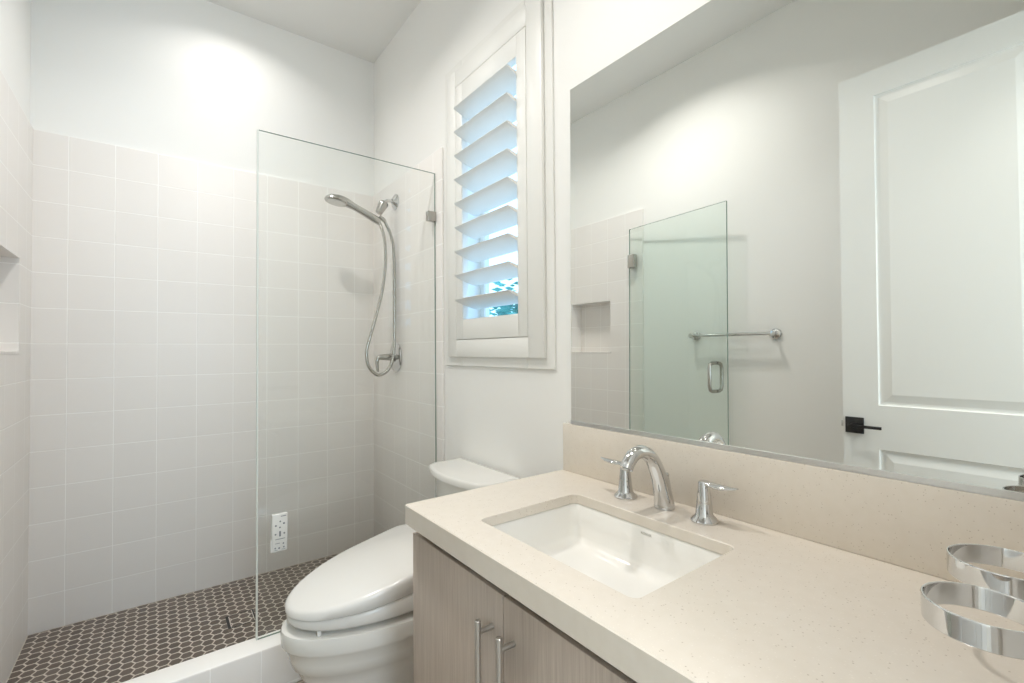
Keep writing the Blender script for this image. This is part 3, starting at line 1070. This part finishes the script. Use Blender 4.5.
lathe(bm, [(0.0, 0), (0.0048, 0.001), (0.0062, 0.008), (0.0045, 0.013), (0.0, 0.015)], (-0.0655, FY, 0.878), (-0.1, 0, 1), 14, False, False)
mk('lift_rod', bm, M['chrome'], sp)
for y_, s_ in ((0.829, 1), (0.600, -1)):
    bm = BM()
    hx_ = -0.087
    lathe(bm, [(0.0, 0), (0.030, 0), (0.0305, 0.003), (0.027, 0.008), (0.0215, 0.013), (0.0195, 0.017), (0.0165, 0.045), (0.0138, 0.070), (0.0135, 0.072), (0.0125, 0.089), (0.0110, 0.092), (0.0, 0.0925)], (hx_, y_, CZ + 0.0005), (0, 0, 1), 32, False, False)
    hb_ = mk('handle_body', bm, M['chrome'], fa, angle=40)
    bm = BM()
    tube(bm, [(hx_, y_ - s_ * 0.006, 0.892), (hx_, y_ + s_ * 0.014, 0.8935), (hx_ - 0.002, y_ + s_ * 0.038, 0.893), (hx_ - 0.003, y_ + s_ * 0.062, 0.8945), (hx_ - 0.004, y_ + s_ * 0.082, 0.899)], [0.0095, 0.0115, 0.0125, 0.0095, 0.003], 18, 5, True, 0.52, (1, 0, 0))
    mk('lever', bm, M['chrome'], fa, angle=50)

# mirror leaning very slightly back, in a bottom channel
mi = thing('wall_mirror', 'large frameless wall mirror standing in a metal channel above the backsplash', 'mirror')
MZ0, MZ1, MY0, MY1 = 0.9665, 2.073, 0.03, 1.107
def leaned(bm_, y0, y1, z0, z1, x_face, thick, lean, zref):
    def xx(z): return x_face + (z - zref) * math.tan(lean)
    vs = []
    for z in (z0, z1):
        for y in (y0, y1):
            vs.append((bm_.verts.new((xx(z), y, z)), bm_.verts.new((xx(z) + thick, y, z))))
    (a, a2), (b_, b2), (c_, c2), (d, d2) = vs
    fs_ = [bm_.faces.new(q) for q in ((a, b_, d, c_), (a2, c2, d2, b2), (a, a2, b2, b_), (c_, d, d2, c2), (a, c_, c2, a2), (b_, b2, d2, d))]
    return fs_


bm = BM()
fs = leaned(bm, MY0, MY1, MZ0 + 0.002, MZ1, -0.0150, 0.0035, R(0.5), 0.972)
for k, f_ in enumerate(fs):
    f_.material_index = 0 if k == 0 else 1
mk('silvered_glass', bm, [M['mirror'], M['glass_edge']], mi, smooth=False)
bm = BM()
box(bm, (-0.0182, MY0, 0.9625), (-0.003, MY1 + 0.001, 0.9640))
box(bm, (-0.0182, MY0, 0.9640), (-0.0165, MY1 + 0.001, 0.9750), 0.0006)
mk('channel', bm, M['aluminium'], mi, smooth=False)

# chrome double ring holder on the front wall above the counter
rh = thing('tumbler_holder', 'chrome wall holder with two open flat rings above the counter end', 'tumbler holder')
RTOP, RHT = 0.935, 0.026
for cx_, cy_, r_ in ((-0.408, 0.096, 0.050), (-0.248, 0.097, 0.055)):
    bm = BM()
    n = 56
    rings = []
    for rr, z in ((r_, RTOP - 0.001), (r_, RTOP - RHT + 0.001), (r_ - 0.0006, RTOP - RHT), (r_ - 0.0018, RTOP - RHT), (r_ - 0.0024, RTOP - RHT + 0.001), (r_ - 0.0024, RTOP - 0.001), (r_ - 0.0018, RTOP), (r_ - 0.0006, RTOP)):
        rings.append([bm.verts.new((cx_ + rr * math.cos(2 * math.pi * k / n), cy_ + rr * math.sin(2 * math.pi * k / n), z)) for k in range(n)])
    for a, c_ in zip(rings, rings[1:] + rings[:1]):
        ring_faces(bm, a, c_)
    mk('ring', bm, M['chrome'], rh, angle=30)
    bm = BM()
    box(bm, (cx_ - 0.008, YF + 0.008, RTOP - 0.02), (cx_ + 0.008, cy_ - r_ + 0.001, RTOP - 0.006), 0.002)
    mk('bracket', bm, M['chrome'], rh)
bm = BM(); box(bm, (-0.45, YF, RTOP - 0.028), (-0.205, YF + 0.009, RTOP + 0.002), 0.003, 3); mk('backplate', bm, M['chrome'], rh)

# ------------------------------------------------------------------ lamps
for x_, y_, p_, where in DOWNLIGHTS:
    dl = thing('recessed_downlight', 'round white recessed ceiling downlight ' + where, 'downlight', 'recessed ceiling downlights')
    bm = BM(); lathe(bm, [(0.068, 0), (0.092, 0), (0.092, 0.004), (0.088, 0.007), (0.070, 0.008), (0.068, 0.004)], (x_, y_, CEIL), (0, 0, -1), 40, False, False); mk('trim_ring', bm, M['trim'], dl)
    bm = BM(); lathe(bm, [(0.0, 0.001), (0.067, 0.001), (0.067, 0.004), (0, 0.004)], (x_, y_, CEIL), (0, 0, -1), 32, False, False); mk('lens', bm, M['lamp'], dl)
hl = thing('added_hall_lamp', 'round flush lamp added as fill in the unseen hall behind the doorway', 'ceiling light')
bm = BM(); lathe(bm, [(0.0, 0), (0.26, 0), (0.26, 0.006), (0.25, 0.010), (0, 0.010)], (-0.8, -0.8, CEIL), (0, 0, -1), 40, False, False); mk('diffuser', bm, M['lamp'], hl)  # glowing disc of the added hall fill lamp
